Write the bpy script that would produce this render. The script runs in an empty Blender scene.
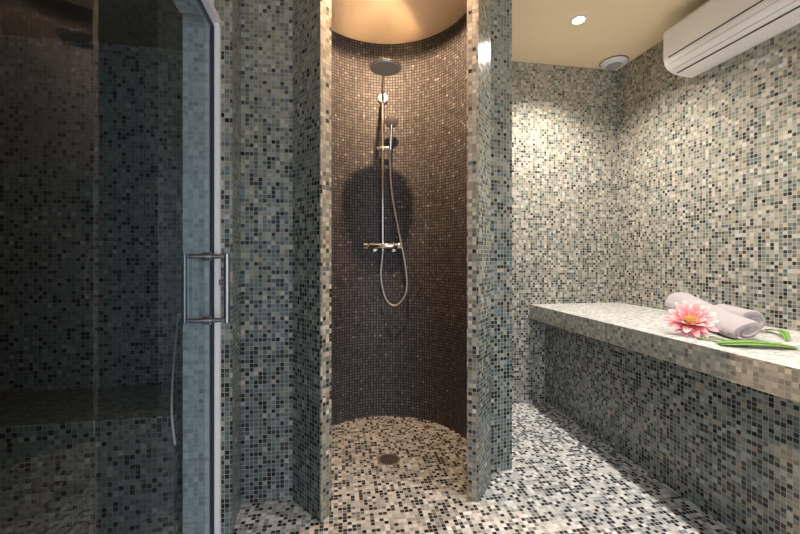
import bpy, bmesh, math, random
from mathutils import Vector, Matrix
random.seed(7)
scene = bpy.context.scene
COL = scene.collection
PI = math.pi

# ------------------------------------------------------------------ measures
F = 375.0                      # focal length in pixels (800 px wide frame)
TH = math.radians(9.39)        # camera turned to the right of the room axis
S_, C_ = math.sin(TH), math.cos(TH)
EYE = 1.10                     # camera height
CEIL = 2.59
XR, YB = 2.186, 2.66           # right wall, back wall
YN = -1.35                     # wall behind the camera


def W(x, z, up=0.0):
    """sideways / forward of the camera spot, height relative to eye -> room"""
    return Vector((x * C_ + z * S_, -x * S_ + z * C_, EYE + up))


def W2(x, z):
    v = W(x, z)
    return (v.x, v.y)


# ------------------------------------------------------------------ materials
def nt(name):
    m = bpy.data.materials.new(name)
    m.use_nodes = True
    n = m.node_tree
    n.nodes.clear()
    return m, n


def N(n, t, **kw):
    o = n.nodes.new(t)
    for k, v in kw.items():
        if k.startswith('_'):
            setattr(o, k[1:], v)
        else:
            o.inputs[k].default_value = v
    return o


def math_n(n, op, a, b=None, c=None):
    o = n.nodes.new('ShaderNodeMath')
    o.operation = op
    for i, v in enumerate((a, b, c)):
        if v is None:
            continue
        if hasattr(v, 'links') or hasattr(v, 'is_linked'):
            n.links.new(v, o.inputs[i])
        else:
            o.inputs[i].default_value = v
    return o.outputs[0]


def plain(name, col, rough=0.5, metal=0.0, noise=0.0, scale=40.0, bump=0.0, spec=0.5, emit=None, sheen=0.0, coat=0.0):
    m, n = nt(name)
    out = N(n, 'ShaderNodeOutputMaterial')
    b = N(n, 'ShaderNodeBsdfPrincipled')
    n.links.new(b.outputs[0], out.inputs[0])
    b.inputs['Base Color'].default_value = (*col, 1)
    b.inputs['Roughness'].default_value = rough
    b.inputs['Metallic'].default_value = metal
    b.inputs['Specular IOR Level'].default_value = spec
    b.inputs['Sheen Weight'].default_value = sheen
    b.inputs['Coat Weight'].default_value = coat
    tc = N(n, 'ShaderNodeTexCoord')
    nz = N(n, 'ShaderNodeTexNoise', Scale=scale, Detail=4.0)
    n.links.new(tc.outputs['Object'], nz.inputs['Vector'])
    if noise:
        mx = N(n, 'ShaderNodeMix', _data_type='RGBA')
        mx.inputs[6].default_value = (*[c * (1 - noise) for c in col], 1)
        mx.inputs[7].default_value = (*[min(1, c * (1 + noise)) for c in col], 1)
        n.links.new(nz.outputs[0], mx.inputs[0])
        n.links.new(mx.outputs[2], b.inputs['Base Color'])
    if bump:
        bp = N(n, 'ShaderNodeBump', Strength=bump, Distance=0.004)
        n.links.new(nz.outputs[0], bp.inputs['Height'])
        n.links.new(bp.outputs[0], b.inputs['Normal'])
    if emit:
        b.inputs['Emission Color'].default_value = (*emit[0], 1)
        b.inputs['Emission Strength'].default_value = emit[1]
    return m


def ramp(n, fac, stops):
    r = N(n, 'ShaderNodeValToRGB')
    r.color_ramp.interpolation = 'CONSTANT'
    el = r.color_ramp.elements
    acc = 0.0
    tot = sum(s[0] for s in stops)
    for i, (w, c) in enumerate(stops):
        if i < 2:
            e = el[i]
            e.position = acc / tot
        else:
            e = el.new(acc / tot)
        e.color = (*c, 1)
        acc += w
    n.links.new(fac, r.inputs[0])
    return r.outputs[0]


def mosaic(name, low, high, pitch=0.0190, gap=0.058, grout=(.36, .35, .31), v0=0.0, v1=2.6,
           rough=0.22, tilt=0.05, seed=0.0, coat=0.0, metal=0.0, spec=0.5, tone=1.0):
    """glass mosaic: one random colour per tile; the blend of tile colours goes from
    'low' at height v0 to 'high' at height v1 (UV are metres)"""
    m, n = nt(name)
    out = N(n, 'ShaderNodeOutputMaterial')
    b = N(n, 'ShaderNodeBsdfPrincipled')
    n.links.new(b.outputs[0], out.inputs[0])
    uv = N(n, 'ShaderNodeUVMap')
    sc = N(n, 'ShaderNodeVectorMath', _operation='SCALE')
    sc.inputs['Scale'].default_value = 1.0 / pitch
    n.links.new(uv.outputs[0], sc.inputs[0])
    fl = N(n, 'ShaderNodeVectorMath', _operation='FLOOR')
    n.links.new(sc.outputs[0], fl.inputs[0])
    fr = N(n, 'ShaderNodeVectorMath', _operation='FRACTION')
    n.links.new(sc.outputs[0], fr.inputs[0])
    ad = N(n, 'ShaderNodeVectorMath', _operation='ADD')
    ad.inputs[1].default_value = (0.37 + seed, 0.41 + seed * 1.7, seed)
    n.links.new(fl.outputs[0], ad.inputs[0])
    wn = N(n, 'ShaderNodeTexWhiteNoise', _noise_dimensions='3D')
    n.links.new(ad.outputs[0], wn.inputs['Vector'])
    ad2 = N(n, 'ShaderNodeVectorMath', _operation='ADD')
    ad2.inputs[1].default_value = (17.3, 5.1, 3.7)
    n.links.new(ad.outputs[0], ad2.inputs[0])
    wn2 = N(n, 'ShaderNodeTexWhiteNoise', _noise_dimensions='3D')
    n.links.new(ad2.outputs[0], wn2.inputs['Vector'])
    # grout mask
    sx = N(n, 'ShaderNodeSeparateXYZ')
    n.links.new(fr.outputs[0], sx.inputs[0])

    def edge(o):
        d = math_n(n, 'ABSOLUTE', math_n(n, 'SUBTRACT', o, 0.5))
        return math_n(n, 'LESS_THAN', d, 0.5 - gap)
    tile = math_n(n, 'MULTIPLY', edge(sx.outputs[0]), edge(sx.outputs[1]))
    # colour
    s2 = N(n, 'ShaderNodeSeparateXYZ')
    n.links.new(uv.outputs[0], s2.inputs[0])
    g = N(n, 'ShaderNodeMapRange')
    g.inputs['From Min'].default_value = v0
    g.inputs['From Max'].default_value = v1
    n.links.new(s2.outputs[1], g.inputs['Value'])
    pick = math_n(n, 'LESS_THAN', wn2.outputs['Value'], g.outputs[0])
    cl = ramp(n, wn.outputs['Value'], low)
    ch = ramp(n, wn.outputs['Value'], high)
    mx = N(n, 'ShaderNodeMix', _data_type='RGBA')
    n.links.new(pick, mx.inputs[0])
    n.links.new(cl, mx.inputs[6])
    n.links.new(ch, mx.inputs[7])
    # small brightness change from tile to tile
    sc3 = N(n, 'ShaderNodeSeparateColor')
    n.links.new(wn2.outputs['Color'], sc3.inputs[0])
    var = math_n(n, 'MULTIPLY_ADD', sc3.outputs[2], 0.45 * tone, 0.78 * tone)
    hv = N(n, 'ShaderNodeVectorMath', _operation='SCALE')
    n.links.new(mx.outputs[2], hv.inputs[0])
    n.links.new(var, hv.inputs['Scale'])
    mg = N(n, 'ShaderNodeMix', _data_type='RGBA')
    n.links.new(tile, mg.inputs[0])
    mg.inputs[6].default_value = (*grout, 1)
    n.links.new(hv.outputs[0], mg.inputs[7])
    n.links.new(mg.outputs[2], b.inputs['Base Color'])
    rg = N(n, 'ShaderNodeMapRange')
    rg.inputs['To Min'].default_value = 0.75
    rg.inputs['To Max'].default_value = rough
    n.links.new(tile, rg.inputs['Value'])
    n.links.new(rg.outputs[0], b.inputs['Roughness'])
    b.inputs['Specular IOR Level'].default_value = spec
    if metal:
        n.links.new(math_n(n, 'MULTIPLY', tile, metal), b.inputs['Metallic'])
    # each tile sits at a slightly different angle
    geo = N(n, 'ShaderNodeNewGeometry')
    off = N(n, 'ShaderNodeVectorMath', _operation='SUBTRACT')
    n.links.new(wn2.outputs['Color'], off.inputs[0])
    off.inputs[1].default_value = (.5, .5, .5)
    os_ = N(n, 'ShaderNodeVectorMath', _operation='SCALE')
    n.links.new(off.outputs[0], os_.inputs[0])
    n.links.new(math_n(n, 'MULTIPLY', tile, tilt), os_.inputs['Scale'])
    an = N(n, 'ShaderNodeVectorMath', _operation='ADD')
    n.links.new(geo.outputs['Normal'], an.inputs[0])
    n.links.new(os_.outputs[0], an.inputs[1])
    nn = N(n, 'ShaderNodeVectorMath', _operation='NORMALIZE')
    n.links.new(an.outputs[0], nn.inputs[0])
    n.links.new(nn.outputs[0], b.inputs['Normal'])
    return m


CREAM = (.66, .60, .47)
WHITE = (.78, .75, .66)
SAGEL = (.42, .44, .37)
SAGE = (.25, .28, .245)
TAUPE = (.34, .29, .22)
SLATE = (.15, .185, .19)
BLUE = (.20, .26, .275)
DARK = (.035, .04, .043)
BLACK = (.012, .013, .015)

M = {}
M['wall_light'] = mosaic('mosaic_sage_cream_wall',
                         [(2.6, (.36, .325, .27)), (1.6, (.50, .485, .45)), (2.4, (.24, .25, .22)), (1.8, (.165, .18, .165)), (1.2, (.105, .12, .12)), (2.3, DARK), (.5, BLACK)],
                         [(3.4, (.49, .425, .335)), (1.6, (.60, .55, .46)), (2.8, (.35, .355, .285)), (1.8, (.285, .25, .19)), (1.6, (.19, .22, .185)), (.7, (.08, .085, .075))],
                         grout=(.42, .39, .33), v0=.4, v1=2.4, seed=3, tone=.80)
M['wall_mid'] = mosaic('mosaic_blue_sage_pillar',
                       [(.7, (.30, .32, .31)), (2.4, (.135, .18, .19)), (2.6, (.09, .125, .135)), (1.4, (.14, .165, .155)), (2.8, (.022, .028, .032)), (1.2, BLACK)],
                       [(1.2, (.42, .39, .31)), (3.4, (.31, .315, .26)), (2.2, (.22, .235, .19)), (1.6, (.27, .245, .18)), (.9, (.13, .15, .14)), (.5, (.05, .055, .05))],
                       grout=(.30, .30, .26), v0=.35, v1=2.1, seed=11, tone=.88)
M['end'] = mosaic('mosaic_warm_lit_pillar_end',  # creamier upper tiles carry the shower lamp's warm light in their colour
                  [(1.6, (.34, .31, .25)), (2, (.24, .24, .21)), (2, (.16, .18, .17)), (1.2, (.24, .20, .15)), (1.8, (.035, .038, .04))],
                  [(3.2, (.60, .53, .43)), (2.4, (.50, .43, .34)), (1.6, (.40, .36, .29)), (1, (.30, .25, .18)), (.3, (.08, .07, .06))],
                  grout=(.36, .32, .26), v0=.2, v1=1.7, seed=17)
M['reveal'] = mosaic('mosaic_pale_grey_reveal',
                     [(2, (.74, .80, .84)), (2, (.68, .74, .78)), (1, (.60, .66, .70)), (.5, (.54, .60, .64))],
                     [(2, (.74, .80, .82)), (2, (.68, .74, .76)), (1, (.60, .66, .68)), (.5, (.54, .60, .62))],
                     grout=(.74, .78, .80), seed=13)
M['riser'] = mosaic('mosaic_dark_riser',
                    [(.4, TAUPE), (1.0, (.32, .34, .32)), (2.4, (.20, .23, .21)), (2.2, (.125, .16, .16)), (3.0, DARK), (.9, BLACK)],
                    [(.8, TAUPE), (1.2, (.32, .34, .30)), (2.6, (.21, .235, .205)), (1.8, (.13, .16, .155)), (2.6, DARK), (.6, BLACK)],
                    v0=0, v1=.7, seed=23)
ST = [(3, (.70, .69, .68)), (2, (.63, .63, .62)), (1.6, (.60, .57, .52)), (1.3, (.47, .51, .50)), (.7, (.36, .39, .37))]
M['slab_top'] = mosaic('mosaic_white_slab_top', ST, ST, grout=(.55, .54, .52), tone=.85, seed=31)
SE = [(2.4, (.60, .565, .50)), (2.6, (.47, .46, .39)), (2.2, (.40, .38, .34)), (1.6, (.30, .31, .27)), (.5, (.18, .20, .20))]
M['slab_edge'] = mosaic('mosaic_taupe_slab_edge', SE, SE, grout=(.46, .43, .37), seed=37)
FL = [(3.0, (.62, .61, .60)), (1.8, (.50, .475, .44)), (2.4, (.36, .37, .37)), (1.2, (.20, .21, .215)), (2.6, (.035, .035, .038)), (.8, BLACK)]
M['floor'] = mosaic('mosaic_floor', FL, FL, grout=(.46, .45, .43), tone=.94, seed=41, rough=.2)
BR = [(2, (.095, .086, .082)), (2, (.076, .069, .067)), (2, (.112, .102, .098)), (1, (.056, .051, .05)), (.2, (.21, .2, .19))]
M['brown'] = mosaic('mosaic_brown_shower', BR, BR, pitch=.019, gap=.125, grout=(.012, .009, .008), tilt=.10, rough=.5, seed=53)
CB = [(3, (.20, .205, .185)), (2, (.25, .25, .225)), (2, (.16, .165, .15)), (1.6, (.035, .035, .035)), (.4, (.36, .36, .33))]
M['cabin'] = mosaic('mosaic_cabin', CB, CB, grout=(.26, .26, .23), seed=61)
M['cabin_top'] = mosaic('mosaic_cabin_seat', [(1, (.34, .30, .23)), (1, (.26, .235, .19)), (.5, (.19, .18, .15))],
                        [(1, (.34, .30, .23)), (1, (.26, .235, .19)), (.5, (.19, .18, .15))], grout=(.26, .24, .2), seed=67)
M['paint'] = plain('beige_ceiling_paint', (.90, .71, .47), .85, noise=.03, scale=6)
M['cabin_paint'] = plain('brown_cabin_plaster', (.13, .10, .08), .8)
M['plaster'] = plain('plain_plaster', (.55, .52, .47), .9)
M['chrome'] = plain('chrome', (.78, .76, .74), .12, 1.0)
M['head'] = plain('rain_head_chrome', (.88, .86, .83), .22, 1.0)
M['nozzle'] = plain('grey_nozzle_plate', (.55, .53, .50), .35, .4)
M['steel'] = plain('brushed_steel', (.40, .40, .42), .28, 1.0)
M['hose'] = plain('metal_hose', (.62, .56, .50), .35, .8)
M['pale_hose'] = plain('pale_hose', (.8, .8, .78), .4)
M['rubber'] = plain('dark_nozzle_rubber', (.06, .055, .05), .6)
M['alu'] = plain('pale_aluminium', (.86, .84, .86), .35, .0)
M['gasket'] = plain('dark_gasket', (.05, .06, .08), .5)
M['ac'] = plain('white_plastic', (.86, .82, .79), .38)
M['slot'] = plain('dark_slot', (.05, .035, .025), .6)
M['groove'] = plain('grey_groove', (.42, .39, .37), .5)
M['vent'] = plain('white_vent_plastic', (.80, .80, .80), .4)
M['ventdark'] = plain('grey_vent_disc', (.40, .39, .38), .5)
M['lamp'] = plain('lamp_glass', (1, 1, 1), .5, emit=((1, .88, .74), 40.0))
M['showerlamp'] = plain('shower_lamp_glass', (1, 1, 1), .5, emit=((1, .72, .45), 30.0))
M['ring'] = plain('white_lamp_ring', (.75, .72, .66), .4)
M['towel'] = plain('lilac_white_terry', (.40, .355, .37), .95, noise=.05, scale=300, bump=.6, sheen=.4)
M['towel_edge'] = plain('towel_end', (.56, .51, .50), .95, noise=.1, scale=260, bump=.7)
M['leaf'] = plain('leaf_green', (.17, .34, .045), .35, noise=.25, scale=14)
M['leafdark'] = plain('leaf_dark', (.05, .14, .05), .4, noise=.2, scale=20)
M['stamen'] = plain('yellow_stamens', (.75, .45, .14), .7, noise=.2, scale=200)
M['petal_in'] = plain('petal_coral', (.86, .36, .36), .55)
M['grate'] = plain('drain_grate', (.36, .30, .28), .32, .9)
M['drainring'] = plain('drain_ring', (.78, .68, .58), .25, .8)


def petal_mat():
    m, n = nt('petal_pink_pale')
    out = N(n, 'ShaderNodeOutputMaterial')
    b = N(n, 'ShaderNodeBsdfPrincipled')
    b.inputs['Roughness'].default_value = .5
    n.links.new(b.outputs[0], out.inputs[0])
    uv = N(n, 'ShaderNodeUVMap')
    s = N(n, 'ShaderNodeSeparateXYZ')
    n.links.new(uv.outputs[0], s.inputs[0])
    r = N(n, 'ShaderNodeValToRGB')
    r.color_ramp.elements[0].color = (.72, .17, .18, 1)
    r.color_ramp.elements[1].color = (.88, .60, .60, 1)
    r.color_ramp.elements[0].position = .15
    e = r.color_ramp.elements.new(.6)
    e.color = (.82, .32, .34, 1)
    n.links.new(s.outputs[1], r.inputs[0])
    n.links.new(r.outputs[0], b.inputs['Base Color'])
    b.inputs['Subsurface Weight'].default_value = .0
    return m


M['petal'] = petal_mat()


def glass_mat():
    m, n = nt('clear_door_glass')
    out = N(n, 'ShaderNodeOutputMaterial')
    geo = N(n, 'ShaderNodeNewGeometry')
    ior = math_n(n, 'MULTIPLY_ADD', geo.outputs['Backfacing'], 1 / 1.5 - 1.5, 1.5)
    fr = N(n, 'ShaderNodeFresnel')
    n.links.new(ior, fr.inputs['IOR'])
    # a ray that crosses the slab is not bent here, so the far side uses the outer angle
    tr = N(n, 'ShaderNodeBsdfTransparent')
    tr.inputs[0].default_value = (.80, .84, .85, 1)
    gl = N(n, 'ShaderNodeBsdfGlossy')
    gl.inputs['Roughness'].default_value = 0.01
    gl.inputs[0].default_value = (.92, .95, 1, 1)
    lw = N(n, 'ShaderNodeFresnel', IOR=1.5)
    front = math_n(n, 'SUBTRACT', 1.0, geo.outputs['Backfacing'])
    fac = math_n(n, 'MULTIPLY', math_n(n, 'MULTIPLY', lw.outputs[0], front), 0.85)
    fac = math_n(n, 'MINIMUM', fac, 1.0)
    mx = N(n, 'ShaderNodeMixShader')
    n.links.new(fac, mx.inputs[0])
    n.links.new(tr.outputs[0], mx.inputs[1])
    n.links.new(gl.outputs[0], mx.inputs[2])
    n.links.new(mx.outputs[0], out.inputs[0])
    for x in (fr,):
        n.nodes.remove(x)
    return m


M['glass'] = glass_mat()

# ------------------------------------------------------------------ mesh helpers


def obj(name, bm, mats, parent=None, smooth=False, loc=None):
    me = bpy.data.meshes.new(name)
    bmesh.ops.recalc_face_normals(bm, faces=bm.faces[:])
    if smooth:
        for f in bm.faces:
            f.smooth = True
    bm.to_mesh(me)
    bm.free()
    if not isinstance(mats, (list, tuple)):
        mats = [mats]
    for m in mats:
        me.materials.append(m)
    o = bpy.data.objects.new(name, me)
    COL.objects.link(o)
    if parent is not None:
        o.parent = parent
    if loc is not None:
        o.location = loc
    if smooth:
        me.set_sharp_from_angle(angle=math.radians(40))
    return o


def struct(o):
    o['kind'] = 'structure'
    return o


def tag(o, label, cat, group=None):
    o['label'] = label
    o['category'] = cat
    if group:
        o['group'] = group
    return o


def thing(name, label, cat, loc=(0, 0, 0), rot=(0, 0, 0), group=None):
    o = bpy.data.objects.new(name, None)
    o.empty_display_size = .1
    COL.objects.link(o)
    o.location = loc
    o.rotation_euler = rot
    return tag(o, label, cat, group)


def face_uv(bm, f, uvs):
    l = bm.loops.layers.uv.verify()
    for lp, u in zip(f.loops, uvs):
        lp[l].uv = u


def prism(bm, pts, z0, z1, side_mats=None, cap_mat=0, u0=0.0):
    """closed upright prism over a plan outline; UV in metres"""
    l = bm.loops.layers.uv.verify()
    lo = [bm.verts.new((x, y, z0)) for x, y in pts]
    hi = [bm.verts.new((x, y, z1)) for x, y in pts]
    n = len(pts)
    u = u0
    for i in range(n):
        j = (i + 1) % n
        d = (Vector(pts[j]) - Vector(pts[i])).length
        f = bm.faces.new((lo[i], lo[j], hi[j], hi[i]))
        for lp, uvv in zip(f.loops, ((u, z0), (u + d, z0), (u + d, z1), (u, z1))):
            lp[l].uv = uvv
        f.material_index = side_mats[i] if side_mats else 0
        u += d
    for vs in (lo[::-1], hi):
        f = bm.faces.new(vs)
        for lp in f.loops:
            lp[l].uv = (lp.vert.co.x, lp.vert.co.y)
        f.material_index = cap_mat
    return bm


def box(bm, x0, x1, y0, y1, z0, z1, mat=0, cap=None):
    return prism(bm, [(x0, y0), (x1, y0), (x1, y1), (x0, y1)], z0, z1, [mat] * 4, mat if cap is None else cap)


def tube(bm, path, r, seg=12, caps=True, mat=0):
    """round bar along a list of points; r a number or a list"""
    pts = [Vector(p) for p in path]
    n = len(pts)
    rings = []
    prev = None
    for i, p in enumerate(pts):
        t = (pts[min(i + 1, n - 1)] - pts[max(i - 1, 0)]).normalized()
        if prev is None:
            a = t.orthogonal().normalized()
        else:
            a = (prev - t * prev.dot(t))
            a = a.normalized() if a.length > 1e-6 else t.orthogonal().normalized()
        prev = a
        b = t.cross(a)
        rr = r[i] if isinstance(r, (list, tuple)) else r
        rings.append([bm.verts.new(p + (a * math.cos(2 * PI * k / seg) + b * math.sin(2 * PI * k / seg)) * rr) for k in range(seg)])
    for i in range(n - 1):
        for k in range(seg):
            f = bm.faces.new((rings[i][k], rings[i][(k + 1) % seg], rings[i + 1][(k + 1) % seg], rings[i + 1][k]))
            f.material_index = mat
    if caps:
        bm.faces.new(rings[0][::-1]).material_index = mat
        bm.faces.new(rings[-1]).material_index = mat
    return bm


def lathe(bm, prof, seg=40, center=(0, 0, 0), axis='z', mat=0):
    """profile (r, h) turned about an axis; r=0 ends close to a point"""
    c = Vector(center)
    ax = {'z': (Vector((1, 0, 0)), Vector((0, 1, 0)), Vector((0, 0, 1))),
          'y': (Vector((0, 0, 1)), Vector((1, 0, 0)), Vector((0, 1, 0)))}[axis] if isinstance(axis, str) else axis
    rows = []
    for r, h in prof:
        if r < 1e-6:
            rows.append([bm.verts.new(c + ax[2] * h)])
        else:
            rows.append([bm.verts.new(c + ax[2] * h + (ax[0] * math.cos(2 * PI * k / seg) + ax[1] * math.sin(2 * PI * k / seg)) * r) for k in range(seg)])
    for a, b in zip(rows, rows[1:]):
        for k in range(seg):
            k2 = (k + 1) % seg
            if len(a) == 1 and len(b) == 1:
                continue
            if len(a) == 1:
                f = bm.faces.new((a[0], b[k2], b[k]))
            elif len(b) == 1:
                f = bm.faces.new((a[k], a[k2], b[0]))
            else:
                f = bm.faces.new((a[k], a[k2], b[k2], b[k]))
            f.material_index = mat
    return bm


def catmull(pts, n=10):
    P = [Vector(p) for p in pts]
    P = [P[0] * 2 - P[1]] + P + [P[-1] * 2 - P[-2]]
    out = []
    for i in range(1, len(P) - 2):
        for k in range(n):
            t = k / n
            a, b, c, d = P[i - 1], P[i], P[i + 1], P[i + 2]
            out.append(.5 * ((2 * b) + (c - a) * t + (2 * a - 5 * b + 4 * c - d) * t * t + (3 * b - a - 3 * c + d) * t ** 3))
    out.append(P[-2])
    return out


# ------------------------------------------------------------------ the room shell
CC = Vector((-.08, 2.10))      # centre of the round shower, beside/ahead of the camera spot
RS = .512


def circ(deg):
    a = math.radians(deg)
    return (CC.x + RS * math.cos(a), CC.y + RS * math.sin(a))


GX, GY = -.484, 1.56           # hinge-free end of the glass line
GD = Vector((.016, -1.0)).normalized()      # along the glass, towards the camera
GN = Vector((GD.y * -1, GD.x)) * 1.0           # out of the glass, into this room
if GN.x < 0:
    GN = -GN


def G(s, p):
    v = Vector((GX, GY)) + GD * s + GN * p
    return (v.x, v.y)


# floor and ceiling
bm = bmesh.new()
box(bm, -2.45, 2.40, YN - .1, 2.85, -.12, 0)
struct(obj('floor', bm, M['floor']))
bm = bmesh.new()
box(bm, -2.45, 2.40, YN - .1, 2.85, CEIL, CEIL + .1)
struct(obj('ceiling', bm, M['paint']))

# the block with the round shower scooped out of it
pts, mats = [], []


def add(p, m):
    pts.append(p)
    mats.append(m)            # material of the side that STARTS at this point


PY = 1.570
add((-.593, PY), 2)
add((GX + .004, PY), 0)                       # reveal of the cabin doorway, runs into the pier
add((-.412, PY), 0)
add(W2(-.711, 1.677), 0)
add(W2(-.4887, 1.705), 0)
add(W2(-.330, 1.5566), 3)
add(W2(-.2943, 1.611), 1)
a0 = 228.0
for d in range(0, 41):                    # the curved brown wall
    add(W2(*circ(a0 - (a0 + 33) * d / 40)), 1)
add(W2(.305, 1.707), 3)
add(W2(.352, 1.684), 0)
add(W2(.443, 1.833), 0)
add(W2(.467, 1.915), 0)
add(W2(.5847, 1.9577), 0)
xb = pts[-1][0]
add((xb, YB + .001), 0)
add((xb, 2.78), 0)
add((-.9, 2.78), 0)
add((-.9, 1.947), 0)
add((-.593, 1.947), 0)
bm = bmesh.new()
prism(bm, pts, 0.0, CEIL, mats)
struct(obj('wall_center', bm, [M['wall_mid'], M['brown'], M['reveal'], M['end']]))

# back wall and right wall
bm = bmesh.new()
box(bm, xb + .001, XR + .12, YB, YB + .12, 0, CEIL)
struct(obj('wall_back', bm, M['wall_light']))
bm = bmesh.new()
box(bm, XR, XR + .12, YN, YB - .001, 0, CEIL)
struct(obj('wall_right', bm, M['wall_light']))

# wall on the left: lintel over the glass door and the plain run beside the camera
bm = bmesh.new()
prism(bm, [G(.012, .0), G(1.005, .0), G(1.005, -.11), G(.012, -.11)], EYE + .935, CEIL, None, 1)
struct(obj('wall_left', bm, [M['wall_mid'], M['reveal']]))
bm = bmesh.new()
prism(bm, [G(1.015, .0), G(2.88, .0), G(2.88, -.11), G(1.015, -.11)], 0, CEIL)
struct(obj('wall_left', bm, M['wall_mid']))

# wall behind the camera with an unseen doorway, added to let in cool fill
bm = bmesh.new()
box(bm, -.62, .1, YN - .1, YN, 0, CEIL)
box(bm, 1.3, XR, YN - .1, YN, 0, CEIL)
box(bm, .1, 1.3, YN - .1, YN, 2.15, CEIL)
struct(obj('wall_near', bm, M['plaster']))

# steam cabin behind the glass
bm = bmesh.new()
box(bm, -2.35, -.901, 1.947, 2.05, 0, CEIL)
struct(obj('wall_cabin_back', bm, M['cabin']))
bm = bmesh.new()
box(bm, -2.45, -2.35, YN, 2.05, 0, CEIL)
struct(obj('wall_cabin_left', bm, M['cabin']))
bm = bmesh.new()
box(bm, -2.35, -.75, YN - .1, YN, 0, CEIL)
struct(obj('wall_cabin_near', bm, M['cabin']))

bm = bmesh.new()
box(bm, -2.349, -.63, YN, 1.946, 2.10, 2.2)
struct(obj('ceiling', bm, M['cabin_paint']))
# cabin bench
cb = thing('cabin_bench', 'dark tiled bench along the far wall inside the steam cabin behind the glass', 'bench', (-1.3, 1.7, 0))


def local(o_parent, bm):
    for v in bm.verts:
        v.co -= Vector(o_parent.location)
    return bm


bm = bmesh.new()
box(bm, -2.349, -.62, 1.55, 1.946, .44, .50, 0, 1)
obj('seat_slab', local(cb, bm), [M['cabin'], M['cabin_top']], cb)
bm = bmesh.new()
box(bm, -2.349, -.62, 1.555, 1.946, 0.0, .44)
obj('riser', local(cb, bm), M['cabin'], cb)

# thin hose hanging inside the cabin
def on(px, py, z):
    return W((px - 400) / F * z, z, (258 - py) / F * z)


p0 = on(178, 314, 1.765)
hh_ = thing('hanging_hose', 'thin pale hose hanging from a small tap behind the glass, left of the door edge', 'hose', (p0.x, 1.947, p0.z))
bm = bmesh.new()
hz_ = 1.62
tube(bm, [Vector(q) - hh_.location for q in catmull([on(178, 318, 1.735), on(177, 330, 1.70), on(174.5, 355, 1.60), on(172.3, 385, 1.50), on(171.6, 410, 1.42), on(173, 430, 1.39), on(175, 445, 1.39)], 8)], .0042, 10)
obj('hose', bm, M['pale_hose'], hh_, smooth=True)
bm = bmesh.new()
lathe(bm, [(0, -.03), (.010, -.03), (.012, -.012), (.020, -.010), (.022, 0), (0, 0)], 24, (0, 0, 0), 'y')
tube(bm, [(0, -.026, 0), Vector(on(178, 319, 1.735)) - hh_.location], .006, 10)
obj('tap', bm, M['chrome'], hh_, smooth=True)

# ------------------------------------------------------------------ glass door
door = thing('glass_door', 'clear glass hinged door of the steam cabin with steel bar handle, left edge', 'door', (*G(.45, 0), 0))
bm = bmesh.new()
prism(bm, [G(.008, .004), G(1.0, .004), G(1.0, -.004), G(.008, -.004)], .012, EYE + .90)
obj('glass_pane', local(door, bm), M['glass'], door)
bm = bmesh.new()
prism(bm, [G(-.004, .007), G(.008, .007), G(.008, -.007), G(-.004, -.007)], .012, EYE + .905)
prism(bm, [G(.008, .007), G(1.0, .007), G(1.0, -.007), G(.008, -.007)], EYE + .897, EYE + .907)
obj('gasket', local(door, bm), M['gasket'], door)
# handle: a pair of bars bolted through the pane
hs, up0, up1 = .060, EYE + .006, EYE - .233
hd = None
bm = bmesh.new()
for p in (.070, -.077):
    e = .010
    tube(bm, [(*G(hs, p), up1 - e), (*G(hs, p), up0 + e)], .0105, 16)
for u in (up0, up1):
    tube(bm, [(*G(hs, -.084), u), (*G(hs, .078), u)], .0088, 14)
hd = obj('handle', local(door, bm), M['steel'], door, smooth=True)
for u in (up0, up1):
    bm = bmesh.new()
    tube(bm, [(*G(hs, -.013), u), (*G(hs, .013), u)], .0165, 18)
    obj('bolt_collar', local(door, bm), M['steel'], hd, smooth=True)
# jamb and head of the door, pale aluminium
fr = thing('door_frame', 'pale aluminium frame strip around the glass steam cabin door', 'door frame', (*G(.0, .015), 0))
bm = bmesh.new()
prism(bm, [G(-.009, .030), G(-.005, -.006), G(-.004, .008), G(.010, .012), G(.010, .030)], 0, EYE + .92)
obj('jamb', local(fr, bm), M['alu'], fr)
bm = bmesh.new()
prism(bm, [G(-.009, .030), G(1.005, .030), G(1.005, .001), G(-.009, .001)], EYE + .9085, EYE + .934)
obj('head', local(fr, bm), M['alu'], fr)
bm = bmesh.new()
tube(bm, [(*G(.004, .028), EYE - .095), (*G(.004, .040), EYE - .095)], .011, 16)
obj('stop_button', local(fr, bm), M['steel'], fr, smooth=True)

# ------------------------------------------------------------------ tiled bench on the right
bn = thing('tiled_bench', 'long mosaic tiled bench with thick pale top along the right wall', 'bench', (1.85, .8, 0))
BT = EYE - .352
bm = bmesh.new()
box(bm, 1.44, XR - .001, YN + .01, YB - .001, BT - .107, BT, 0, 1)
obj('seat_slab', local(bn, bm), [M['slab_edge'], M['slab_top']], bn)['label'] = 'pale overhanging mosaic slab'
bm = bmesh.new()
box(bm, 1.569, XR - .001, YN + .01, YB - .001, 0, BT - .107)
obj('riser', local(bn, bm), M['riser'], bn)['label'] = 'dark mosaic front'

# ------------------------------------------------------------------ air conditioner
acY0, acY1 = 2.017, 1.10
ac = thing('air_conditioner', 'white wall mounted air conditioner high on the right wall', 'air conditioner', (XR, (acY0 + acY1) / 2, EYE + 1.127))
prof = [(2.1858, 1.127), (2.10, 1.131), (2.06, 1.138), (2.035, 1.147), (2.012, 1.160), (1.999, 1.173), (1.988, 1.19), (1.982, 1.21),
        (1.980, 1.235), (1.980, 1.365), (1.983, 1.385), (1.992, 1.398), (2.01, 1.404), (2.1858, 1.404)]


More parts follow.
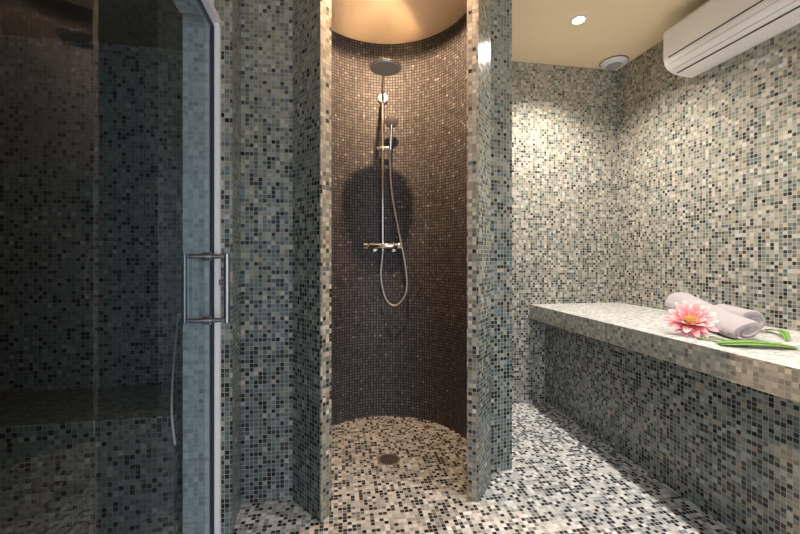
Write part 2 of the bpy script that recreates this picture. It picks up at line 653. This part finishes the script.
def extr_y(bm, pr, y0, y1, mat=0):
    a = [bm.verts.new((x, y0, EYE + u)) for x, u in pr]
    b = [bm.verts.new((x, y1, EYE + u)) for x, u in pr]
    n = len(pr)
    for i in range(n):
        bm.faces.new((a[i], a[(i + 1) % n], b[(i + 1) % n], b[i])).material_index = mat
    bm.faces.new(a[::-1])
    bm.faces.new(b)
    return bm


bm = bmesh.new()
extr_y(bm, prof, acY1, acY0)
body = obj('housing', local(ac, bm), M['ac'], ac, smooth=True)


def strip_on(profile_pts, off, y0, y1, name, mat):
    """thin strip riding on the housing's outline"""
    bm = bmesh.new()
    (xa, ua), (xb_, ub) = profile_pts
    d = Vector((xb_ - xa, ub - ua)).normalized()
    nrm = Vector((-abs(d.y), -abs(d.x)))
    pr = [(xa, ua), (xb_, ub), (xb_ + nrm.x * off, ub + nrm.y * off), (xa + nrm.x * off, ua + nrm.y * off)]
    extr_y(bm, pr, y0, y1)
    return obj(name, local(ac, bm), mat, ac)


strip_on(((1.9806, 1.222), (1.9803, 1.2145)), .0012, acY1 + .02, acY0 - .035, 'air_slot', M['slot'])
strip_on(((2.054, 1.1392), (2.064, 1.1372)), .0016, acY1 + .02, acY0 - .02, 'air_slot', M['slot'])
strip_on(((1.9918, 1.1827), (1.993, 1.1805)), .001, acY1 + .02, acY0 - .03, 'louver_seam', M['groove'])
strip_on(((2.022, 1.1542), (2.0255, 1.1523)), .001, acY1 + .02, acY0 - .03, 'louver_seam', M['groove'])
bm = bmesh.new()
extr_y(bm, [(2.0, 1.4035), (2.15, 1.4035), (2.15, 1.411), (2.0, 1.411)], acY1 + .03, acY0 - .03)
obj('intake_grille', local(ac, bm), M['groove'], ac)

# ------------------------------------------------------------------ ceiling vent and lamps
cx, cy = 2.070, 2.548
vt = thing('ceiling_vent', 'round white ceiling vent in the far right corner', 'vent', (cx, cy, CEIL))
bm = bmesh.new()
lathe(bm, [(0.0, 0), (.092, 0), (.094, -.006), (.088, -.018), (.07, -.027), (.056, -.030), (.054, -.018), (0, -.018)], 48)
obj('ring', bm, M['vent'], vt, smooth=True)
bm = bmesh.new()
lathe(bm, [(.0925, -.0002), (.0985, -.0002), (.0985, -.004), (.0945, -.0055)], 48)  # dark ring standing in for the shaded gap round the vent
obj('shadow_gap_ring', bm, M['slot'], vt, smooth=True)
bm = bmesh.new()
lathe(bm, [(0, -.018), (.044, -.018), (.049, -.034), (.046, -.040), (0, -.042)], 40)
obj('disc', bm, M['ventdark'], vt, smooth=True)


def lamp(x, y, label, mat, energy, color, size, spot, blend=.6, rad=.035):
    t = thing('recessed_downlight', label, 'lamp', (x, y, CEIL), group=None)
    bm = bmesh.new()
    lathe(bm, [(.034, 0), (.048, 0), (.048, -.004), (.044, -.007), (.036, -.007), (.034, -.003)], 40)
    prev = bm
    obj('trim_ring', bm, M['ring'], t, smooth=True)
    bm = bmesh.new()
    lathe(bm, [(0, -.0005), (.0335, -.0005), (.0335, -.003), (0, -.005)], 32)
    obj('bulb', bm, mat, t, smooth=True)
    l = bpy.data.lights.new('downlight', 'SPOT')
    l.energy = energy
    l.color = color
    l.spot_size = math.radians(spot)
    l.spot_blend = blend
    l.shadow_soft_size = rad
    lo = bpy.data.objects.new('downlight', l)
    COL.objects.link(lo)
    lo.parent = t
    lo.location = (0, 0, -.03)
    return t, lo


WARM = (1, .93, .85)
lamp(1.483, 2.13, 'small glowing downlight in the beige ceiling above the bench', M['lamp'], 140, WARM, .03, 135, 1.0)
lamp(1.475, .95, 'downlight in the ceiling nearer than the glowing one, above the bench', M['lamp'], 85, WARM, .03, 122, 1.0)
lamp(1.475, -.25, 'downlight in the ceiling behind the viewer, above the bench end', M['lamp'], 130, WARM, .03, 122, 1.0)
v = W(-.036, 1.812)
lamp(v.x, v.y, 'warm downlight in the ceiling of the round shower', M['showerlamp'], 100, (1, .66, .40), .03, 174, .15, .015)

# ------------------------------------------------------------------ floor drain
v = W(-.06, 2.042)
dr = thing('floor_drain', 'round metal drain in the shower floor', 'drain', (v.x, v.y, 0))
bm = bmesh.new()
lathe(bm, [(.052, .0005), (.062, .0005), (.062, .003), (.058, .005), (.052, .004)], 48)
obj('rim', bm, M['drainring'], dr, smooth=True)
bm = bmesh.new()
lathe(bm, [(0, .0006), (.0515, .0006), (.0515, .003), (0, .003)], 40)
g = obj('grate', bm, M['grate'], dr)
bm = bmesh.new()
for k in range(-4, 5):
    xx = k * .0105
    hh = math.sqrt(.045 ** 2 - xx * xx) if abs(xx) < .045 else 0
    if hh > .008:
        box(bm, xx - .002, xx + .002, -hh, hh, .003, .0034)
obj('slots', bm, M['rubber'], g)

# ------------------------------------------------------------------ shower set
fx = -.117                       # sideways of camera spot
wz = CC.y + math.sqrt(RS * RS - (fx - CC.x) ** 2)      # tile surface behind the rail
base = W(fx, wz - .07, .08)
sh = thing('shower_column', 'chrome shower column with round rain head on the brown curved wall', 'shower', base)
ex = Vector((C_, -S_, 0))       # sideways
ey = Vector((S_, C_, 0))        # into the wall
ez = Vector((0, 0, 1))


def Sx(dx, dz, up):
    """shower-local point: dx sideways, dz towards the wall, up relative to EYE"""
    return W(fx + dx, wz - .07 + dz, up) - base


bm = bmesh.new()                # rail with its arm
railtop = 1.10
path = [Sx(0, 0, .10), Sx(0, 0, .5), Sx(0, 0, .9), Sx(0, 0, railtop - .06)]
path += [Sx(0, -.012, railtop - .02), Sx(0, -.035, railtop + .006), Sx(0, -.07, railtop + .016)]
hz = 2.10 - (wz - .07)           # head's place in front of the rail
path += [Sx(.01, -.2, railtop + .022), Sx(.025, hz + .05, railtop + .022), Sx(.032, hz + .015, railtop + .016), Sx(.036, hz, railtop + .002), Sx(.036, hz, railtop - .02)]
tube(bm, catmull(path, 6), .0095, 14)
obj('riser_rail', bm, M['chrome'], sh, smooth=True)
hc = Sx(.036, hz, 1.068)
bm = bmesh.new()
lathe(bm, [(0, .030), (.011, .030), (.015, .022), (.017, .007), (.024, .0045), (.05, .0038), (.075, .0028), (.090, .0015), (.093, -.002), (.090, -.005), (0, -.005)], 64, hc)
head = obj('rain_head', bm, M['head'], sh, smooth=True)
bm = bmesh.new()
lathe(bm, [(0, -.0052), (.084, -.0052), (.082, -.009), (0, -.010)], 40, hc)
obj('nozzle_plate', bm, M['nozzle'], head, smooth=True)
AXW = (ex, ez, ey)
bm = bmesh.new()                 # wall bracket disc high up
bc = Sx(.0, .066, 1.105)
lathe(bm, [(0, -.022), (.030, -.022), (.034, -.016), (.034, .002), (0, .002)], 36, bc, AXW)
tube(bm, [Sx(0, 0, 1.05), Sx(0, .05, 1.10)], .008, 12)
obj('wall_bracket', bm, M['alu'], sh, smooth=True)
bm = bmesh.new()                 # slider with the hand shower holder
lathe(bm, [(0, .014), (.018, .014), (.020, .010), (.020, -.010), (.018, -.014), (0, -.014)], 24, Sx(0, 0, .742))
tube(bm, [Sx(-.040, -.006, .742), Sx(.045, -.006, .742)], .014, 18)
obj('slider', bm, M['chrome'], sh, smooth=True)
hb = Sx(.052, -.022, .725)
ht = Sx(.060, -.05, .885)
bm = bmesh.new()                 # hand shower
tube(bm, [hb, hb.lerp(ht, .3), hb.lerp(ht, .7), ht], [.009, .011, .0105, .012], 14)
hsd = obj('hand_shower', bm, M['chrome'], sh, smooth=True)
bm = bmesh.new()
nd = (ey * -1 - ez * .35).normalized()
t1 = ex
t2 = nd.cross(t1)
lathe(bm, [(0, -.018), (.02, -.018), (.038, -.006), (.042, .002), (.042, .008), (.038, .011), (0, .011)], 32, ht + ez * .02, (t1, t2, nd))
obj('spray_face', bm, M['rubber'], hsd, smooth=True)
bm = bmesh.new()                 # thermostatic bar
cm = .083
tube(bm, [Sx(-.095, 0, cm), Sx(-.09, 0, cm), Sx(.09, 0, cm), Sx(.095, 0, cm)], [.018, .021, .021, .018], 24)
tube(bm, [Sx(0, 0, cm), Sx(0, 0, cm - .035)], .010, 14)
tube(bm, [Sx(0, 0, cm), Sx(0, 0, cm + .035)], .014, 14)
mix = obj('mixer_bar', bm, M['chrome'], sh, smooth=True)
for s in (-1, 1):
    bm = bmesh.new()
    tube(bm, [Sx(s * .098, 0, cm), Sx(s * .101, 0, cm), Sx(s * .126, 0, cm), Sx(s * .131, 0, cm)], [.018, .0235, .0235, .019], 24)
    obj('knob', bm, M['chrome'], mix, smooth=True)
    bm = bmesh.new()
    gap = .052
    p0 = Sx(s * .068, 0.0, cm - .008)
    rr = .50
    lathe(bm, [(.014, .0), (.014, gap - .012), (.033, gap - .006), (.036, gap + .004), (0, gap + .004)], 28, p0, AXW)
    obj('wall_cover', bm, M['chrome'], mix, smooth=True)
hp = [(390.5, 152, .0), (390, 165, .01), (391.5, 190, .005), (395, 212, -.01), (401, 243, -.034), (404.8, 262, -.034), (407, 281, -.03), (405.5, 294, -.028), (399.5, 303, -.025),
      (393, 305.5, -.02), (386.5, 300, -.015), (382.5, 288, -.01), (380.8, 274, -.005), (382, 261, 0), (383.2, 248.5, 0)]
bm = bmesh.new()
hpts = []
for px, py, dz in hp:
    z = wz - .07 + dz
    hpts.append(W((px - 400) / F * z, z, (258 - py) / F * z) - base)
tube(bm, catmull([hb] + hpts[1:], 8), .0068, 10)
obj('hose', bm, M['hose'], sh, smooth=True)

# ------------------------------------------------------------------ things on the bench


def towel(name, label, a, b, ra, rb, seed, group, roll=0.0):
    """rolled towel lying from plan point a to plan point b; ra, rb = (half width, half height)"""
    rnd = random.Random(seed)

    def turn(f, hw, hh, x, y):
        """the flattened section leans over by 'roll' towards the end b"""
        q = roll * f * f
        low = math.sqrt((hw * math.sin(q)) ** 2 + (hh * math.cos(q)) ** 2)
        return x * math.cos(q) - y * math.sin(q), x * math.sin(q) + y * math.cos(q), low
    a, b = Vector(a), Vector(b)
    d = (b - a)
    L = d.length
    d.normalize()
    w = Vector((-d.y, d.x))
    t = thing(name, label, 'towel', (a.x, a.y, BT), group=group)
    bm = bmesh.new()
    seg, rows = 40, 22
    rings = []
    ph = rnd.random() * 6
    for i in range(rows + 1):
        f = i / rows
        hw = ra[0] + (rb[0] - ra[0]) * f
        hh = ra[1] + (rb[1] - ra[1]) * f
        k = 1.0
        if f < .05:
            k = .90 + .10 * math.sqrt(max(0, 1 - (1 - f / .05) ** 2))
        if f > .95:
            k = .90 + .10 * math.sqrt(max(0, 1 - ((f - .95) / .05) ** 2))
        ring = []
        for q in range(seg):
            an = 2 * PI * q / seg
            c, s = math.cos(an), math.sin(an)
            wob = 1 + .02 * math.sin(3 * an + ph + f * 4) + .012 * math.sin(7 * f * PI + an * 2)
            sx_ = math.copysign(abs(c) ** .85, c) * hw * k * wob
            sz = math.copysign(abs(s) ** .9, s) * hh * k * (wob if s > 0 else 1)
            ho, vo, low = turn(f, hw, hh, sx_, sz)
            p = a + d * (L * f) + w * ho
            ring.append(bm.verts.new((p.x - a.x, p.y - a.y, max(0, low + vo) + .0015)))
        rings.append(ring)
    for i in range(rows):
        for q in range(seg):
            bm.faces.new((rings[i][q], rings[i][(q + 1) % seg], rings[i + 1][(q + 1) % seg], rings[i + 1][q]))
    bm.faces.new(rings[0][::-1])
    bm.faces.new(rings[-1])
    obj('roll', bm, M['towel'], t, smooth=True)
    # the layers that show at each end
    for end, (hw, hh), sgn in ((0, ra, -1), (L, rb, 1)):
        bm = bmesh.new()
        n = 96
        pin, pout = [], []
        for k in range(n + 1):
            f = k / n
            an = f * 2 * PI * 1.7 + .6
            r = .34 + .56 * f
            for lst, ro, dd in ((pin, r - .13, .002), (pout, r + .0, .014 - .002 * f)):
                ho, vo, low = turn(0 if end == 0 else 1, hw, hh, math.cos(an) * hw * ro, math.sin(an) * hh * ro)
                p = d * (end + sgn * dd) + w * ho
                lst.append(bm.verts.new((p.x, p.y, low + vo + .0015)))
        for k in range(n):
            bm.faces.new((pin[k], pin[k + 1], pout[k + 1], pout[k]))
        obj('rolled_end', bm, M['towel_edge'], t, smooth=True)
    # the loose flap along the length
    bm = bmesh.new()
    pr = []
    for i in range(13):
        f = .03 + .94 * i / 12
        hw = ra[0] + (rb[0] - ra[0]) * f
        hh = ra[1] + (rb[1] - ra[1]) * f
        pr.append((a + d * (L * f), hw, hh))
    vs = []
    for p, hw, hh in pr:
        row = []
        for an, k in ((2.62, 1.0), (2.75, 1.05), (2.95, 1.065), (3.2, 1.05), (3.22, .99)):
            f = (p - a).length / L
            ho, vo, low = turn(f, hw, hh, math.cos(an) * hw * k * sgn_flap, math.sin(an) * hh * k)
            q = p + w * ho
            row.append(bm.verts.new((q.x - a.x, q.y - a.y, low + vo + .002)))
        vs.append(row)
    for r0, r1 in zip(vs, vs[1:]):
        for k in range(4):
            bm.faces.new((r0[k], r0[k + 1], r1[k + 1], r1[k]))
    obj('loose_edge', bm, M['towel'], t, smooth=True)
    return t


sgn_flap = 1
towel('rolled_towel', 'long pale lilac rolled towel in front, beside the pink flower', (1.985, 1.91), (1.715, 1.33), (.078, .078), (.060, .032), 3, 'rolled towels on the bench', .5)
towel('rolled_towel', 'second rolled towel, mostly hidden behind the long one against the wall', (2.06, 1.74), (1.955, 1.49), (.052, .05), (.052, .05), 5, 'rolled towels on the bench')

# flower
fl = thing('pink_flower', 'large pink water lily like flower lying on the bench before the towel', 'flower', (1.592, 1.478, BT))
fcen = Vector((0, 0, .058))
ax = Vector((-.44, -.56, .70)).normalized()      # it faces the room and up
b1 = ax.orthogonal().normalized()
b2 = ax.cross(b1)


def petal(bm, ang, L, wid, lift, curl, seed):
    l = bm.loops.layers.uv.verify()
    rnd = random.Random(seed)
    out = b1 * math.cos(ang) + b2 * math.sin(ang)
    side = ax.cross(out)
    rows, cols = 9, 4
    grid = []
    tw = rnd.uniform(-.25, .25)
    for i in range(rows + 1):
        f = i / rows
        el = lift + curl * f
        c = fcen + out * (.014 + L * (f * math.cos(lift) + .0)) + ax * (L * (math.sin(lift) * f + .5 * curl * f * f))
        wd = wid * (math.sin(PI * min(1, (f * .86 + .10))) ** .75)
        row = []
        for j in range(cols + 1):
            g_ = j / cols * 2 - 1
            cup = .32 * wd * (g_ * g_)
            row.append((c + side * (wd * g_) + ax * (cup + tw * g_ * wd), (j / cols, f)))
        grid.append(row)
    vs = [[bm.verts.new((max(-9, p.x), p.y, max(p.z, .003 - 0))) for p, _ in r] for r in grid]
    for i in range(rows):
        for j in range(cols):
            f = bm.faces.new((vs[i][j], vs[i][j + 1], vs[i + 1][j + 1], vs[i + 1][j]))
            for lp, u in zip(f.loops, (grid[i][j][1], grid[i][j + 1][1], grid[i + 1][j + 1][1], grid[i + 1][j][1])):
                lp[l].uv = u


k = 0
for cnt, L, wid, lift, curl, ph in ((13, .100, .0175, .02, .10, 0), (12, .088, .017, .36, .16, .25), (8, .066, .0145, .80, .12, .1)):
    for i in range(cnt):
        k += 1
        bm = bmesh.new()
        petal(bm, 2 * PI * i / cnt + ph + random.uniform(-.10, .10), L * random.uniform(.78, 1.08), wid, lift + random.uniform(-.15, .18), curl * random.uniform(-.4, 2.2), k)
        po = obj('petal', bm, M['petal'], fl, smooth=True)
        md = po.modifiers.new('thick', 'SOLIDIFY')
        md.thickness = .0016
        md.offset = 0
bm = bmesh.new()
lathe(bm, [(0, -.012), (.012, -.008), (.017, .0), (.015, .010), (.008, .015), (0, .016)], 20, fcen + ax * .006, (b1, b2, ax))
for i in range(46):
    a = i * 2.39996
    r = .021 * math.sqrt(i / 46)
    p0 = fcen + (b1 * math.cos(a) + b2 * math.sin(a)) * r * .6 + ax * .008
    p1 = fcen + (b1 * math.cos(a) + b2 * math.sin(a)) * r * 1.25 + ax * (.034 - r * .4)
    tube(bm, [p0, p1], [.0016, .0024], 6)
obj('stamens', bm, M['stamen'], fl, smooth=True)

# green leaves lying under the towel


def leaf(label, a, b, wid, h0, arch, mat_rib, bend=0.0):
    a, b = Vector(a), Vector(b)
    d = b - a
    L = d.length
    d.normalize()
    w = Vector((-d.y, d.x))
    t = thing('green_leaf', label, 'leaf', (a.x, a.y, BT), group='green leaves on the bench')
    bm = bmesh.new()
    n = 18
    vs = []
    for i in range(n + 1):
        f = i / n
        wd = wid * (math.sin(PI * (f * .93 + .05)) ** .42)
        row = []
        for g_ in (-1, -.5, 0, .5, 1):
            p = d * (L * f) + w * (wd * g_ + bend * math.sin(PI * f))
            row.append(bm.verts.new((p.x, p.y, h0 + arch * math.sin(PI * f) + .004 * abs(g_) + .0015)))
        vs.append(row)
    for r0, r1 in zip(vs, vs[1:]):
        for j in range(4):
            bm.faces.new((r0[j], r0[j + 1], r1[j + 1], r1[j]))
    o = obj('blade', bm, M['leaf'], t, smooth=True)
    md = o.modifiers.new('thick', 'SOLIDIFY')
    md.thickness = .0016
    md.offset = 1
    bm = bmesh.new()
    pth = []
    for i in range(n + 1):
        f = i / n
        p = d * (L * f) + w * (bend * math.sin(PI * f))
        pth.append((p.x, p.y, h0 + arch * math.sin(PI * f) + .004))
    tube(bm, pth, [.003 * (1 - .7 * i / n) for i in range(n + 1)], 6)
    obj('midrib', bm, mat_rib, t, smooth=True)
    return t


def bpt(px, py):
    z = .352 * F / (py - 258)
    return W2((px - 400) / F * z, z)


leaf('broad bright green leaf lying flat beyond the near end of the towel', bpt(718, 345), bpt(797, 349), .046, .002, .010, M['leafdark'])
leaf('arched green leaf rising behind the towel end near the wall', bpt(766, 331), bpt(787, 342), .015, .002, .016, M['leafdark'], .02)
leaf('dark narrow green leaf between flower and towel on the bench edge', bpt(697, 339), bpt(748, 346), .016, .001, .006, M['leafdark'])

# ------------------------------------------------------------------ added doorway fill and world
w = bpy.data.worlds.new('World')
scene.world = w
w.use_nodes = True
bg = w.node_tree.nodes.get('Background') or w.node_tree.nodes.new('ShaderNodeBackground')
bg.inputs[0].default_value = (.62, .76, 1.0, 1)
bg.inputs[1].default_value = .9
al = bpy.data.lights.new('added_doorway_fill', 'AREA')  # cool fill lamp added in the unseen doorway behind the camera
al.shape = 'RECTANGLE'
al.size, al.size_y = 1.15, 2.0
al.energy = 23
al.color = (.74, .86, 1.0)
ao = bpy.data.objects.new('added_doorway_fill', al)
COL.objects.link(ao)
ao.location = (.7, YN - .05, 1.1)
ao.rotation_euler = (math.radians(90), 0, 0)

# ------------------------------------------------------------------ camera
cd = bpy.data.cameras.new('camera')
cam = bpy.data.objects.new('camera', cd)
COL.objects.link(cam)
cam.location = (0, 0, EYE)
cam.rotation_euler = (math.radians(90), 0, -TH)
cd.sensor_width = 36
cd.lens = F / 800 * 36
cd.shift_y = -9 / 800
cd.clip_start = .02
scene.camera = cam

scene.view_settings.view_transform = 'Standard'
scene.view_settings.look = 'None'
scene.view_settings.gamma = 1
scene.view_settings.exposure = 0.22
scene.view_settings.use_curve_mapping = False
scene.cycles.max_bounces = 10
scene.cycles.blur_glossy = 0.1
scene.cycles.transparent_max_bounces = 12
scene.cycles.caustics_reflective = True
scene.cycles.use_denoising = True
scene.cycles.sample_clamp_indirect = 0.0
